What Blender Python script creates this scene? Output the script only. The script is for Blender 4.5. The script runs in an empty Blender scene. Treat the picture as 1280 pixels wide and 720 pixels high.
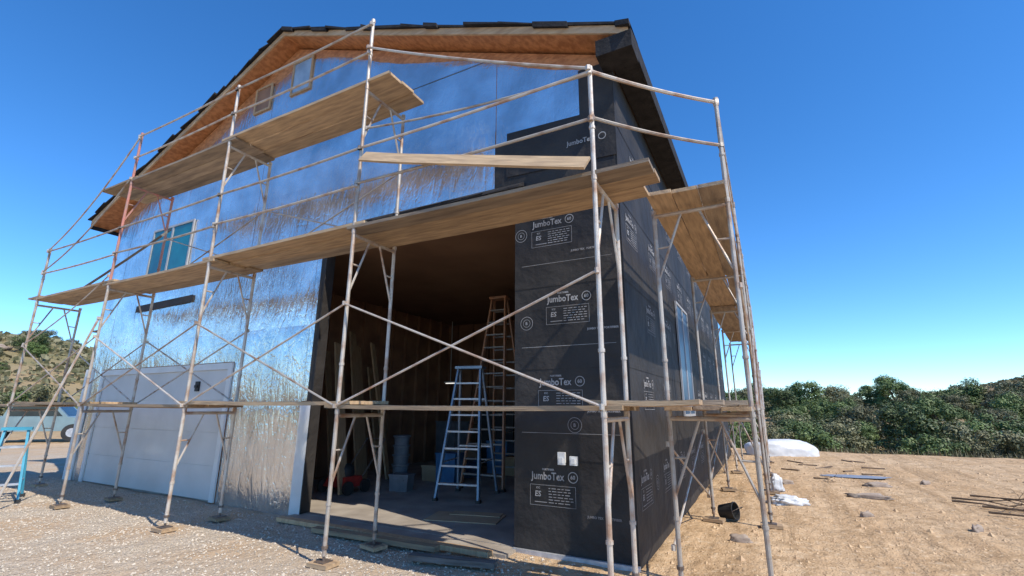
import bpy, bmesh, math, random
from mathutils import Vector, Matrix, noise
random.seed(7)
R=random.uniform
sc=bpy.context.scene
COL=sc.collection

# ---------------------------------------------------------------- materials
def mk(name,c1,c2=None,scale=5,rough=.7,metal=0,bump=0,bscale=None,stretch=(1,1,1),detail=6,lo=.35,hi=.65,rnd=0,dist=.02,emit=0,spec=None,coord='Object'):
    m=bpy.data.materials.new(name); m.use_nodes=True
    nt=m.node_tree; N=nt.nodes; L=nt.links
    b=N['Principled BSDF']; b.inputs['Roughness'].default_value=rough; b.inputs['Metallic'].default_value=metal
    if spec is not None: b.inputs['Specular IOR Level'].default_value=spec
    b.inputs['Base Color'].default_value=(*c1,1)
    tc=N.new('ShaderNodeTexCoord'); mp=N.new('ShaderNodeMapping'); mp.inputs['Scale'].default_value=stretch
    L.new(tc.outputs[coord],mp.inputs[0])
    if c2 is not None:
        n=N.new('ShaderNodeTexNoise'); n.inputs['Scale'].default_value=scale; n.inputs['Detail'].default_value=detail
        L.new(mp.outputs[0],n.inputs['Vector'])
        r=N.new('ShaderNodeMapRange'); r.inputs[1].default_value=lo; r.inputs[2].default_value=hi
        L.new(n.outputs[0],r.inputs[0])
        mx=N.new('ShaderNodeMix'); mx.data_type='RGBA'; mx.inputs[6].default_value=(*c1,1); mx.inputs[7].default_value=(*c2,1)
        L.new(r.outputs[0],mx.inputs[0]); out=mx.outputs[2]
        if rnd:
            oi=N.new('ShaderNodeObjectInfo'); mr=N.new('ShaderNodeMapRange'); mr.inputs[3].default_value=1-rnd; mr.inputs[4].default_value=1+rnd
            L.new(oi.outputs['Random'],mr.inputs[0])
            h=N.new('ShaderNodeHueSaturation'); L.new(mr.outputs[0],h.inputs['Value']); L.new(out,h.inputs['Color']); out=h.outputs[0]
        L.new(out,b.inputs['Base Color'])
    if bump:
        n2=N.new('ShaderNodeTexNoise'); n2.inputs['Scale'].default_value=bscale or scale*3; n2.inputs['Detail'].default_value=5
        L.new(mp.outputs[0],n2.inputs['Vector'])
        bp=N.new('ShaderNodeBump'); bp.inputs['Strength'].default_value=bump; bp.inputs['Distance'].default_value=dist
        L.new(n2.outputs[0],bp.inputs['Height']); L.new(bp.outputs[0],b.inputs['Normal'])
    if emit:
        b.inputs['Emission Color'].default_value=(1,.97,.9,1); b.inputs['Emission Strength'].default_value=emit
    return m

M={}
M['steel']=mk('galvanised_steel_mat',(.54,.48,.41),(.34,.19,.11),5,.5,.3,.15,60,lo=.46,hi=.70,rnd=.2)
M['steel_rust']=mk('rusty_steel_mat',(.50,.20,.16),(.34,.22,.18),6,.6,.2,.2,60,rnd=.2)
M['steel_dark']=mk('dark_steel_mat',(.12,.10,.09),(.22,.16,.12),8,.55,.3,.2,60,rnd=.2)
M['plank']=mk('weathered_plank_mat',(.50,.35,.205),(.25,.17,.105),2.2,.8,0,.5,9,(1.2,11,11),rnd=.3,dist=.01,lo=.3,hi=.75)
M['plankb']=mk('aged_plank_mat',(.38,.29,.20),(.20,.15,.11),1.6,.85,0,.55,10,(1.0,8,8),rnd=.3,dist=.012,lo=.35,hi=.65)
M['plank_gray']=mk('grey_plank_mat',(.20,.18,.16),(.10,.085,.07),2.2,.85,0,.5,9,(1.2,14,14),rnd=.2,dist=.01)
M['lumber']=mk('lumber_mat',(.50,.34,.19),(.38,.23,.12),2,.7,0,.3,10,(12,12,1.2),rnd=.25)
M['trimwood']=mk('rake_board_mat',(.55,.37,.21),(.40,.25,.13),3,.65,0,.3,12,(1,6,6))
M['osb']=mk('strand_board_mat',(.55,.24,.095),(.36,.14,.05),9,.55,0,.35,22,(1,1,2.2),lo=.38,hi=.62,dist=.008)
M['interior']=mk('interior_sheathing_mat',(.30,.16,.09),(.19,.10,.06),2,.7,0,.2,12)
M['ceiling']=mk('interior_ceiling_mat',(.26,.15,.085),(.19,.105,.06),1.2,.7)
M['white']=mk('white_paint_mat',(.76,.76,.74),(.68,.67,.64),2.5,.45,0,.05,30)
M['doorwhite']=mk('door_paint_mat',(.68,.66,.63),(.58,.56,.53),1.2,.5,0,.05,30)
M['concrete']=mk('concrete_mat',(.40,.35,.29),(.27,.23,.19),2,.8,0,.4,18)
M['black']=mk('black_rubber_mat',(.02,.02,.02),(.035,.033,.03),8,.6,0,.2,30)
M['shingle']=mk('roof_underlayment_mat',(.016,.015,.016),(.032,.030,.031),6,.85,0,.6,25,spec=.25)
M['print']=mk('paper_print_mat',(.46,.44,.42),(.20,.185,.18),3,.7,lo=.3,hi=.7)
M['red']=mk('red_enamel_mat',(.38,.03,.02),(.22,.02,.02),5,.5)
M['blue']=mk('blue_plastic_mat',(.05,.16,.30),(.04,.11,.22),5,.45,rnd=.3)
M['cyan']=mk('blue_fibreglass_mat',(.06,.36,.50),(.05,.28,.4),6,.45)
M['bluegrey']=mk('blue_grey_rail_mat',(.30,.38,.46),(.22,.29,.36),6,.4,.3)
M['graybin']=mk('grey_plastic_mat',(.18,.20,.22),(.12,.14,.16),5,.5)
M['fiber']=mk('orange_fibreglass_mat',(.58,.27,.14),(.48,.28,.18),4,.5)
M['alu']=mk('aluminium_mat',(.60,.61,.63),(.42,.43,.45),12,.4,.4)
M['aludull']=mk('dull_aluminium_mat',(.40,.37,.34),(.28,.25,.22),12,.5,.3)
M['paperbag']=mk('white_plastic_mat',(.72,.72,.71),(.58,.59,.60),3,.5,0,.6,7)
M['card']=mk('cardboard_mat',(.50,.36,.22),(.42,.29,.17),3,.8,0,.1,20,rnd=.2)
M['bark']=mk('bark_mat',(.12,.085,.06),(.06,.045,.03),6,.9,0,.6,20,(3,3,1))
M['drywood']=mk('dry_branch_mat',(.20,.14,.09),(.11,.075,.05),6,.9,0,.5,20)
M['tube']=mk('fluorescent_tube_mat',(.9,.9,.9),emit=1.0)
M['glass_dark']=mk('car_glass_mat',(.02,.03,.035),(.03,.045,.05),2,.08)
M['winblue']=mk('window_film_blue_mat',(.015,.20,.26),(.01,.09,.13),1.2,.15)
M['winpale']=mk('window_pale_film_mat',(.35,.45,.55),(.22,.30,.38),2,.15)
M['winside']=mk('window_film_sky_mat',(.03,.08,.16),(.08,.13,.20),1.5,.35)
M['vinyl']=mk('grey_vinyl_mat',(.42,.43,.45),(.36,.37,.39),4,.5)
M['carpaint']=mk('silver_paint_mat',(.26,.36,.38),(.22,.30,.32),2,.3,.3)
M['rubble']=mk('rock_mat',(.40,.32,.25),(.26,.2,.16),3,.9,0,.8,10)
def leafmat(name,c1,c2):
    return mk(name,c1,c2,1.6,.6,lo=.38,hi=.62,rnd=.35)
M['leafA']=leafmat('foliage_mat',(.060,.10,.024),(.135,.185,.05))
M['leafB']=leafmat('olive_foliage_mat',(.11,.115,.05),(.19,.18,.085))
M['scrub']=leafmat('scrub_mat',(.13,.13,.06),(.22,.19,.10))

def foilmat():
    m=bpy.data.materials.new('foil_barrier_mat'); m.use_nodes=True
    nt=m.node_tree;N=nt.nodes;L=nt.links;b=N['Principled BSDF']
    b.inputs['Metallic'].default_value=.86
    tc=N.new('ShaderNodeTexCoord')
    n=N.new('ShaderNodeTexNoise'); n.inputs['Scale'].default_value=1.6; n.inputs['Detail'].default_value=6
    L.new(tc.outputs['Object'],n.inputs['Vector'])
    q=N.new('ShaderNodeMapRange'); q.inputs[1].default_value=.35; q.inputs[2].default_value=.65; L.new(n.outputs[0],q.inputs[0])
    cr=N.new('ShaderNodeMix'); cr.data_type='RGBA'; cr.inputs[6].default_value=(.60,.59,.58,1); cr.inputs[7].default_value=(.84,.83,.81,1)
    L.new(q.outputs[0],cr.inputs[0]); L.new(cr.outputs[2],b.inputs['Base Color'])
    rr=N.new('ShaderNodeMapRange'); rr.inputs[3].default_value=.10; rr.inputs[4].default_value=.24
    L.new(n.outputs[0],rr.inputs[0]); L.new(rr.outputs[0],b.inputs['Roughness'])
    def ridge(scale,stretch,rot,dst=.6,det=3,w=.09):
        mp=N.new('ShaderNodeMapping'); mp.inputs['Scale'].default_value=stretch; mp.inputs['Rotation'].default_value=(0,rot,0)
        L.new(tc.outputs['Object'],mp.inputs[0])
        t=N.new('ShaderNodeTexNoise'); t.inputs['Scale'].default_value=scale; t.inputs['Detail'].default_value=det; t.inputs['Distortion'].default_value=dst
        L.new(mp.outputs[0],t.inputs['Vector'])
        a=N.new('ShaderNodeMath'); a.operation='SUBTRACT'; a.inputs[1].default_value=.5; L.new(t.outputs[0],a.inputs[0])
        c=N.new('ShaderNodeMath'); c.operation='ABSOLUTE'; L.new(a.outputs[0],c.inputs[0])
        k=N.new('ShaderNodeMath'); k.operation='MINIMUM'; k.inputs[1].default_value=w; L.new(c.outputs[0],k.inputs[0]); return k.outputs[0]
    A=ridge(1.5,(1,1,.22),.25,.3,2); B=ridge(3.2,(1.2,1,.25),-.3,.3,2); C=ridge(6,(1,1,.4),.7,.5,3,.05); D=ridge(12,(1,1,.6),-.7,.3,2,.05); E=ridge(5,(1,1,.35),-.9,.4,2,.05)
    def madd(a,k,b_):
        s=N.new('ShaderNodeMath'); s.operation='MULTIPLY_ADD'; L.new(a,s.inputs[0]); s.inputs[1].default_value=k; L.new(b_,s.inputs[2]); return s.outputs[0]
    h=madd(D,.30,madd(E,.6,madd(C,.60,madd(B,.8,A))))
    sx=N.new('ShaderNodeSeparateXYZ'); L.new(tc.outputs['Object'],sx.inputs[0])
    st=N.new('ShaderNodeMapRange'); st.inputs[1].default_value=2.0; st.inputs[2].default_value=6.0; st.inputs[3].default_value=1.0; st.inputs[4].default_value=.65
    L.new(sx.outputs[2],st.inputs[0])
    bp=N.new('ShaderNodeBump'); bp.inputs['Distance'].default_value=.055; L.new(st.outputs[0],bp.inputs['Strength'])
    L.new(h,bp.inputs['Height']); L.new(bp.outputs[0],b.inputs['Normal'])
    return m
M['foil']=foilmat()
M['paper']=mk('building_paper_mat',(.022,.019,.018),(.050,.043,.037),1.3,.66,0,1.0,3.0,(1,1,1),dist=.05,lo=.4,hi=.75,spec=.35)

def groundmat():
    m=bpy.data.materials.new('ground_mat'); m.use_nodes=True
    nt=m.node_tree;N=nt.nodes;L=nt.links;b=N['Principled BSDF']; b.inputs['Roughness'].default_value=.95; b.inputs['Specular IOR Level'].default_value=.1
    tc=N.new('ShaderNodeTexCoord'); P=tc.outputs['Object']
    def nz(s,d=6,dist=0,vec=None):
        n=N.new('ShaderNodeTexNoise'); n.inputs['Scale'].default_value=s; n.inputs['Detail'].default_value=d; n.inputs['Distortion'].default_value=dist
        L.new(vec or P,n.inputs['Vector']); return n.outputs[0]
    def mr(x,a,bb,c=0,d=1):
        r=N.new('ShaderNodeMapRange'); r.inputs[1].default_value=a;r.inputs[2].default_value=bb;r.inputs[3].default_value=c;r.inputs[4].default_value=d
        L.new(x,r.inputs[0]); return r.outputs[0]
    def mix(f,a,bb):
        x=N.new('ShaderNodeMix'); x.data_type='RGBA'
        L.new(f,x.inputs[0])
        for i,v in ((6,a),(7,bb)):
            if isinstance(v,tuple): x.inputs[i].default_value=(*v,1)
            else: L.new(v,x.inputs[i])
        return x.outputs[2]
    def math_(op,a,bb):
        x=N.new('ShaderNodeMath'); x.operation=op
        for i,v in ((0,a),(1,bb)):
            if isinstance(v,(int,float)): x.inputs[i].default_value=v
            else: L.new(v,x.inputs[i])
        return x.outputs[0]
    sand=mix(mr(nz(.45,8,.5),.35,.65),(.56,.37,.205),(.65,.465,.285))
    mp=N.new('ShaderNodeMapping'); mp.inputs['Scale'].default_value=(2.6,.22,1); mp.inputs['Rotation'].default_value=(0,0,.35); L.new(P,mp.inputs[0])
    trk=nz(1.0,5,.4,mp.outputs[0])
    sand=mix(mr(trk,.50,.66),sand,(.44,.29,.16))
    sand=mix(mr(nz(2.3,8),.46,.70),sand,(.42,.275,.15))
    sand=mix(mr(nz(14,4),.55,.75),sand,(.70,.54,.36))
    grav=mix(mr(nz(55,3),.35,.65),(.38,.31,.23),(.66,.56,.44))
    grav=mix(mr(nz(1.1,6),.42,.66),grav,(.52,.38,.25))
    sx=N.new('ShaderNodeSeparateXYZ'); L.new(P,sx.inputs[0])
    edge=math_('ADD',sx.outputs[0],math_('MULTIPLY',math_('SUBTRACT',nz(.8),.5),3.5))
    g1=mr(edge,-3.6,-2.2,1,0)
    g1=math_('MAXIMUM',g1,mr(sx.outputs[1],1,3,1,0))
    g2=mr(sx.outputs[0],-30,-22,0,1)
    c=mix(math_('MULTIPLY',g1,g2),sand,grav)
    far=mr(math_('ADD',sx.outputs[1],math_('MULTIPLY',nz(.12),10)),30,40)
    c=mix(far,c,mix(mr(nz(.15),.4,.6),(.40,.29,.18),(.31,.23,.13)))
    left=mr(sx.outputs[0],-45,-30,1,0)
    c=mix(left,c,mix(mr(nz(.1),.4,.6),(.34,.26,.15),(.22,.20,.10)))
    L.new(c,b.inputs['Base Color'])
    h=math_('ADD',nz(6,8),math_('MULTIPLY',nz(45,4),.35))
    h=math_('ADD',h,math_('MULTIPLY',trk,.9))
    bp=N.new('ShaderNodeBump'); bp.inputs['Strength'].default_value=1.0; bp.inputs['Distance'].default_value=.08
    L.new(h,bp.inputs['Height']); L.new(bp.outputs[0],b.inputs['Normal'])
    return m
M['ground']=groundmat()

# ---------------------------------------------------------------- mesh builder
class MB:
    def __init__(s): s.v=[];s.f=[];s.m=[]
    def poly(s,pts,mi=0):
        n=len(s.v); s.v+= [tuple(p) for p in pts]; s.f.append(tuple(range(n,n+len(pts)))); s.m.append(mi)
    def hexa(s,p,mi=0):
        n=len(s.v); s.v+=[tuple(q) for q in p]
        for f in ((3,2,1,0),(4,5,6,7),(0,1,5,4),(1,2,6,5),(2,3,7,6),(3,0,4,7)):
            s.f.append(tuple(n+i for i in f)); s.m.append(mi)
    def box(s,x0,x1,y0,y1,z0,z1,mi=0):
        s.hexa([(x0,y0,z0),(x1,y0,z0),(x1,y1,z0),(x0,y1,z0),(x0,y0,z1),(x1,y0,z1),(x1,y1,z1),(x0,y1,z1)],mi)
    def bar(s,p,q,w,h,mi=0,up=(0,0,1)):
        p=Vector(p);q=Vector(q);d=(q-p).normalized();u=Vector(up)
        if abs(d.dot(u))>.98: u=Vector((0,1,0))
        a=d.cross(u).normalized()*w/2; b=a.cross(d).normalized()*h/2
        s.hexa([p-a-b,p+a-b,q+a-b,q-a-b,p-a+b,p+a+b,q+a+b,q-a+b],mi)
    def tube(s,p,q,r,r2=None,n=8,mi=0,cap=True):
        p=Vector(p);q=Vector(q);r2=r if r2 is None else r2
        d=(q-p).normalized(); u=Vector((0,0,1)) if abs(d.z)<.9 else Vector((1,0,0))
        a=d.cross(u).normalized(); b=d.cross(a)
        k=len(s.v)
        for c,rr in ((p,r),(q,r2)):
            for i in range(n):
                t=2*math.pi*i/n; s.v.append(tuple(c+a*(math.cos(t)*rr)+b*(math.sin(t)*rr)))
        for i in range(n):
            j=(i+1)%n; s.f.append((k+i,k+j,k+n+j,k+n+i)); s.m.append(mi)
        if cap:
            s.f.append(tuple(k+i for i in reversed(range(n)))); s.m.append(mi)
            s.f.append(tuple(k+n+i for i in range(n))); s.m.append(mi)
    def path(s,pts,r,n=6,mi=0):
        for a,b in zip(pts[:-1],pts[1:]): s.tube(a,b,r,n=n,mi=mi)
    def lathe(s,c,prof,n=20,mi=0):
        k=len(s.v)
        for (r,z) in prof:
            for i in range(n):
                t=2*math.pi*i/n; s.v.append(tuple(Vector(c)+Vector((math.cos(t)*r,math.sin(t)*r,z))))
        for a in range(len(prof)-1):
            for i in range(n):
                j=(i+1)%n; s.f.append((k+a*n+i,k+a*n+j,k+(a+1)*n+j,k+(a+1)*n+i)); s.m.append(mi)
    def obj(s,name,mats,parent=None,smooth=False,loc=None,**props):
        me=bpy.data.meshes.new(name); me.from_pydata(s.v,[],s.f)
        for m in (mats if isinstance(mats,(list,tuple)) else [mats]): me.materials.append(M[m] if isinstance(m,str) else m)
        me.polygons.foreach_set('material_index',s.m)
        if smooth: me.polygons.foreach_set('use_smooth',[True]*len(me.polygons))
        me.update()
        o=bpy.data.objects.new(name,me); COL.objects.link(o)
        if loc is not None: o.location=loc
        if parent is not None: o.parent=parent
        for k,v in props.items(): o[k]=v
        return o
def empty(name,loc,label,category,group=None):
    e=bpy.data.objects.new(name,None); e.empty_display_size=.2; e.location=loc; COL.objects.link(e)
    e['label']=label; e['category']=category
    if group: e['group']=group
    return e
def par(o,p):
    o.parent=p; o.matrix_parent_inverse=Matrix.Translation(p.location).inverted()
    return o

# ---------------------------------------------------------------- terrain
def ss(a,b,x):
    t=min(1,max(0,(x-a)/(b-a))); return t*t*(3-2*t)
YW=5.51; XC=-1.38; XL=-14.66; YB=20.0; XP=-8.2; SL=.417; XR=-1.045; ZE=6.44; XLT=2*XP-XR; ZP=ZE+SL*(XR-XP)
def terr(x,y):
    z=-1.5*ss(23,33,y)+2.6*ss(35,58,y)+1.0*ss(65,140,y)
    h=8.5*math.exp(-(((x+105)/45)**2+((y-40)/55)**2))+5*math.exp(-(((x+75)/22)**2+((y-60)/30)**2))
    h+=7*math.exp(-(((x+110)/60)**2+((y+20)/50)**2))
    z+=h*ss(30,75,-x)
    z+=12*math.exp(-(((x-82)/42)**2+((y-125)/32)**2))*ss(62,95,y)
    n=noise.noise(Vector((x*.08,y*.08,0)))*.5*ss(22,40,abs(y-5)+max(0,abs(x+5)-16))
    m=noise.noise(Vector((x*.5,y*.5,3)))*.03+noise.noise(Vector((x*1.9,y*1.9,7)))*.022
    z+=n+m-.01
    if XL+.1<x<XC-.1 and YW+.1<y<YB-.1: z=-.12
    return z
def axis(lo,hi,step,far,g=1.22):
    a=[]; x=lo
    while x<hi: a.append(x); x+=step
    a.append(hi); s=step; x=hi
    while x<far[1]: s*=g; x+=s; a.append(x)
    s=step; x=lo; b=[]
    while x>far[0]: s*=g; x-=s; b.append(x)
    return b[::-1]+a
xs=axis(-17,9,.13,(-600,600),1.10); ys=axis(1.5,26,.13,(-500,900),1.10)
g=MB()
for y in ys:
    for x in xs: g.v.append((x,y,terr(x,y)))
nx=len(xs)
for j in range(len(ys)-1):
    for i in range(nx-1):
        a=j*nx+i; g.f.append((a,a+1,a+nx+1,a+nx)); g.m.append(0)
o=g.obj('ground','ground',smooth=True); o['kind']='structure'; o['label']='sandy dirt yard with grey gravel beside the building'

def stone(mb,x,y,z,r):
    k=len(mb.v); pts=[]
    for d in ((1,0,0),(-1,0,0),(0,1,0),(0,-1,0),(0,0,.7),(0,0,-.7)):
        q=R(.7,1.3)*r; pts.append((x+d[0]*q,y+d[1]*q,z+d[2]*q))
    mb.v+=pts
    for f in ((0,2,4),(2,1,4),(1,3,4),(3,0,4)): mb.f.append(tuple(k+i for i in f)); mb.m.append(random.randint(0,2))
gm1=mk('gravel_light_mat',(.68,.59,.47),(.54,.46,.36),9,.9); gm2=mk('gravel_mid_mat',(.50,.42,.33),(.58,.49,.38),9,.9); gm3=mk('gravel_dark_mat',(.32,.27,.21),(.42,.35,.27),9,.9)
g=MB()
for i in range(18000):
    x=R(-15,-1.6); y=R(1.8,5.4)
    if x>-4.2 and R(0,1)<(x+4.2)/2.6*.8: continue
    stone(g,x,y,terr(x,y)+.003,abs(random.gauss(.006,.006))+.005)
g.obj('gravel',[gm1,gm2,gm3],kind='stuff',label='loose grey gravel scattered over the dirt')
g=MB()
for i in range(6500):
    x=R(-1.3,9); y=3.5+R(0,1)**1.5*19
    stone(g,x,y,terr(x,y),abs(random.gauss(.0,.013))+.005)
for i in range(190):
    x=R(-1.0,11); y=R(6,22)
    stone(g,x,y,terr(x,y),R(.02,.06))
s1=mk('clod_light_mat',(.60,.42,.25),(.50,.34,.19),6,.95); s2=mk('clod_mat',(.43,.28,.16),(.55,.38,.23),6,.95)
g.obj('dirt_clods',[s1,s2,s1],kind='stuff',label='small stones and clods on sandy ground')

# ---------------------------------------------------------------- house
house=empty('house',((XL+XC)/2,YW,0),'unfinished gabled building wrapped in foil and black building paper','building')
def part(mb,name,mats,smooth=False,label=None,parent=None):
    o=mb.obj(name,mats,smooth=smooth); par(o,parent or house)
    if label: o['label']=label
    return o
def sub(mb,name,mats,parent,smooth=False):
    o=mb.obj(name,mats,smooth=smooth); o.parent=parent; return o
def gt(x,drop=.2): return ZP-SL*abs(x-XP)-drop
OX0,OX1,OZ=-6.6,-2.86,4.3; GX0,GX1,GZ=-13.75,-8.95,2.33
w=MB()
def strip(x0,x1,z0,y0=YW,y1=YW+.15,drop=.2):
    xsn=[x0]+([XP] if x0<XP<x1 else [])+[x1]
    for a,b in zip(xsn[:-1],xsn[1:]):
        w.hexa([(a,y0,z0),(b,y0,z0),(b,y1,z0),(a,y1,z0),(a,y0,gt(a,drop)),(b,y0,gt(b,drop)),(b,y1,gt(b,drop)),(a,y1,gt(a,drop))])
strip(XL,GX0,-.1); strip(GX0,GX1,GZ); strip(GX1,OX0,-.1); strip(OX0,OX1,OZ); strip(OX1,XC,-.1)
part(w,'front_wall','osb',label='orange strand board gable wall')
w=MB(); w.box(XC-.15,XC,YW+.15,YB,-.1,ZE-.2); part(w,'side_wall','interior')
w=MB(); w.box(XL,XL+.15,YW+.15,YB,-.1,ZE-.2); part(w,'side_wall','osb')
w=MB(); strip(XL,XC,-.1,YB-.15,YB); part(w,'rear_wall','osb')
w=MB(); w.box(XL+.16,XC-.16,YW+.02,YB-.16,-.1,.035); w.box(OX0-.1,OX1+.05,YW-.32,YW+.019,-.1,.03); part(w,'floor_slab','concrete',label='bare concrete floor slab')
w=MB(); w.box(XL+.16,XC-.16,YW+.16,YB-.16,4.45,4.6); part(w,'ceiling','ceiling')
w=MB(); w.box(XL+.2,XC-.2,13.6,13.7,.036,4.44)
for i in range(20): x=XL+.4+i*.62; w.box(x,x+.05,13.5,13.601,.036,4.44)
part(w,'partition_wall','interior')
w=MB()
w.box(-9.6,-9.5,YW+.2,13.4,.036,4.44)
for i in range(14): w.box(-9.501,-9.41,YW+.3+i*.58,YW+.345+i*.58,.036,4.44)
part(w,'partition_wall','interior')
w=MB()
w.box(XC-.25,XC-.151,YW+.3,YB-.4,.036,.09)
for i in range(23): y=YW+.3+i*.6; w.box(XC-.25,XC-.151,y,y+.045,.088,4.44)
part(w,'wall_studs','interior')

def slopes(mb,y0,y1,t0,t1,mi=0,xr=XR,xl=XLT):
    for xe in (xr,xl):
        ze=ZP-SL*abs(xe-XP)
        p=[(xe,y0,ze-t1),(XP,y0,ZP-t1),(XP,y1,ZP-t1),(xe,y1,ze-t1),(xe,y0,ze-t0),(XP,y0,ZP-t0),(XP,y1,ZP-t0),(xe,y1,ze-t0)]
        if xe<XP: p=[p[1],p[0],p[3],p[2],p[5],p[4],p[7],p[6]]
        mb.hexa(p,mi)
YR=YW-.35
w=MB(); slopes(w,YR,YB+.35,.03,.15); roof=part(w,'roof','osb',label='pitched roof deck of strand board')
w=MB(); slopes(w,YR-.035,YR-.002,.025,.15); sub(w,'rake_board','trimwood',roof)
w=MB(); slopes(w,YR-.01,YB+.38,-.01,.028,xr=XR+.02,xl=XLT-.02)
for sgn,xe in ((1,XR),(-1,XLT)):
    x=0; Ls=abs(xe-XP)
    while x<Ls-.1:
        l=R(.25,.75); a=XP+sgn*x; b=XP+sgn*min(Ls+.03,x+l)
        oy=YR-R(.05,.13); oy2=YR-R(.05,.13); thick=R(.02,.08) if sgn>0 else R(.01,.03); up=R(.0,.010)
        za=ZP-SL*abs(a-XP); zb=ZP-SL*abs(b-XP)
        p=[(a,oy,za-thick),(b,oy2,zb-thick*R(.3,1.2)),(b,YR+.4,zb+.012),(a,YR+.4,za+.012),(a,oy,za+.012+up),(b,oy2,zb+.012),(b,YR+.4,zb+.028),(a,YR+.4,za+.028)]
        if sgn<0: p=[p[1],p[0],p[3],p[2],p[5],p[4],p[7],p[6]]
        w.hexa(p); x+=l*R(.95,1.0)
sub(w,'roof_covering','shingle',roof)
w=MB(); w.box(XR-.002,XR+.03,YR-.02,YB+.35,ZE-.26,ZE-.0)
w.box(XC-.10,XR+.035,YR-.04,YW-.02,ZE-.34,ZE-.10)
w.box(XC+.02,XR-.004,YR+.0,YB+.35,ZE-.26,ZE-.23)
sub(w,'eave_fascia','shingle',roof)
w=MB(); w.box(XLT-.03,XLT,YR-.02,YB+.35,ZE-.25,ZE-.0)
sub(w,'eave_fascia','shingle',roof)

w=MB()
def patch(mb,x0,x1,z0,zf,y,step=.12,amp=.012,seed=0):
    nxx=max(1,int((x1-x0)/step)); h=max(zf(x0+ (x1-x0)*i/nxx) for i in range(nxx+1))-z0; nz=max(1,int(h/step))
    k=len(mb.v)
    for i in range(nxx+1):
        x=x0+(x1-x0)*i/nxx; zt=zf(x)
        for j in range(nz+1):
            z=z0+(zt-z0)*j/nz
            v=Vector((x*.9+seed,z*.4,seed))
            d=abs(noise.noise(v*1.3))*amp*1.2+abs(noise.noise(v*4))*amp*.3
            e=min(1,min(x-x0,x1-x,z-z0,zt-z)/.15)
            mb.v.append((x,y-.004-d*max(.2,e),z))
    for i in range(nxx):
        for j in range(nz):
            a=k+i*(nz+1)+j; mb.f.append((a,a+nz+1,a+nz+2,a+1)); mb.m.append(0)
def ft(x):
    base=gt(x,0)-(.42 if x>XP else .62)-.05*math.sin(x*2.1)-.04*abs(noise.noise(Vector((x*2,0,0))))
    return min(base, 8.85)
CUTS=[1.7,3.0,4.35,5.7,7.05,9.9]
def multi(x0,x1,z0,k,zmax=99):
    z=z0; i=0
    for q in [q for q in CUTS if q>z0+.25]:
        if max(ft(x0),ft(x1),ft((x0+x1)/2))<=z or z>=zmax: break
        patch(w,x0,x1,z,(lambda x,q=q,z=z:max(z+.001,min(q+.03,ft(x),zmax))),YW-.009*(CUTS.index(q)%2),seed=k+i*7.3)
        z=q; i+=1
multi(XL+.02,GX0-.13,-.03,1); multi(GX0-.12,GX1+.12,GZ+.14,2); multi(GX1+.13,-6.86,-.03,3); multi(-6.855,OX0-.13,1.74,3,4.31); multi(-6.86,-3.2,4.74,4)
patch(w,-3.19,-1.84,5.5,lambda x:max(5.51,ft(x)),YW,seed=9)
part(w,'foil_sheet','foil',smooth=True,label='crinkled silver foil radiant barrier')

_tc={}
def textgeo(s,size,shear=0,off=0,xs_=1):
    key=(s,size,shear,off,xs_)
    if key in _tc: return _tc[key]
    cu=bpy.data.curves.new('t','FONT'); cu.body=s; cu.size=size; cu.shear=shear; cu.offset=off; cu.resolution_u=2
    ob=bpy.data.objects.new('t',cu); COL.objects.link(ob)
    dg=bpy.context.evaluated_depsgraph_get(); me=ob.evaluated_get(dg).to_mesh()
    V=[Vector((v.co.x*xs_,v.co.y,0)) for v in me.vertices]; F=[tuple(p.vertices) for p in me.polygons]
    ob.evaluated_get(dg).to_mesh_clear(); bpy.data.objects.remove(ob); bpy.data.curves.remove(cu)
    _tc[key]=(V,F); return V,F
def stamp(mb,geo,fn,ox,oz,mi=1):
    V,F=geo; k=len(mb.v)
    for v in V: mb.v.append(fn(ox+v.x,oz+v.y))
    for f in F: mb.f.append(tuple(k+i for i in f)); mb.m.append(mi)
def rect(mb,fn,x0,x1,z0,z1,mi=1): mb.poly([fn(x0,z0),fn(x1,z0),fn(x1,z1),fn(x0,z1)],mi)
def frame2d(mb,fn,x0,x1,z0,z1,t=.008,mi=1):
    rect(mb,fn,x0,x1,z0,z0+t);rect(mb,fn,x0,x1,z1-t,z1);rect(mb,fn,x0,x0+t,z0+t,z1-t);rect(mb,fn,x1-t,x1,z0+t,z1-t)
def ring(mb,fn,cx,cz,r,t=.012,mi=1,n=20):
    for i in range(n):
        a=2*math.pi*i/n;b=2*math.pi*(i+1)/n
        mb.poly([fn(cx+r*math.cos(a),cz+r*math.sin(a)),fn(cx+r*math.cos(b),cz+r*math.sin(b)),fn(cx+(r-t)*math.cos(b),cz+(r-t)*math.sin(b)),fn(cx+(r-t)*math.cos(a),cz+(r-t)*math.sin(a))],mi)
def logo(mb,fn,x,z):
    stamp(mb,textgeo('JumboTex',.120,0,.0025,.84),fn,x,z)
    stamp(mb,textgeo('FORTIFIBER',.03,0,.001),fn,x+.14,z+.104)
    ring(mb,fn,x+.53,z+.042,.062,.009); stamp(mb,textgeo('60',.06,0,.0015),fn,x+.498,z+.023)
    frame2d(mb,fn,x-.02,x+.56,z-.29,z-.06,.004)
    stamp(mb,textgeo('ES',.085,.1,.002),fn,x+.04,z-.19)
    stamp(mb,textgeo('ICC',.03,0,.001),fn,x+.06,z-.105)
    for k in range(6):
        xx=x+.22
        while xx<x+.50:
            l=R(.02,.07); rect(mb,fn,xx,min(xx+l,x+.53),z-.10-k*.031,z-.092-k*.031); xx+=l+.016
    rect(mb,fn,x+.04,x+.2,z-.255,z-.247)
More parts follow.
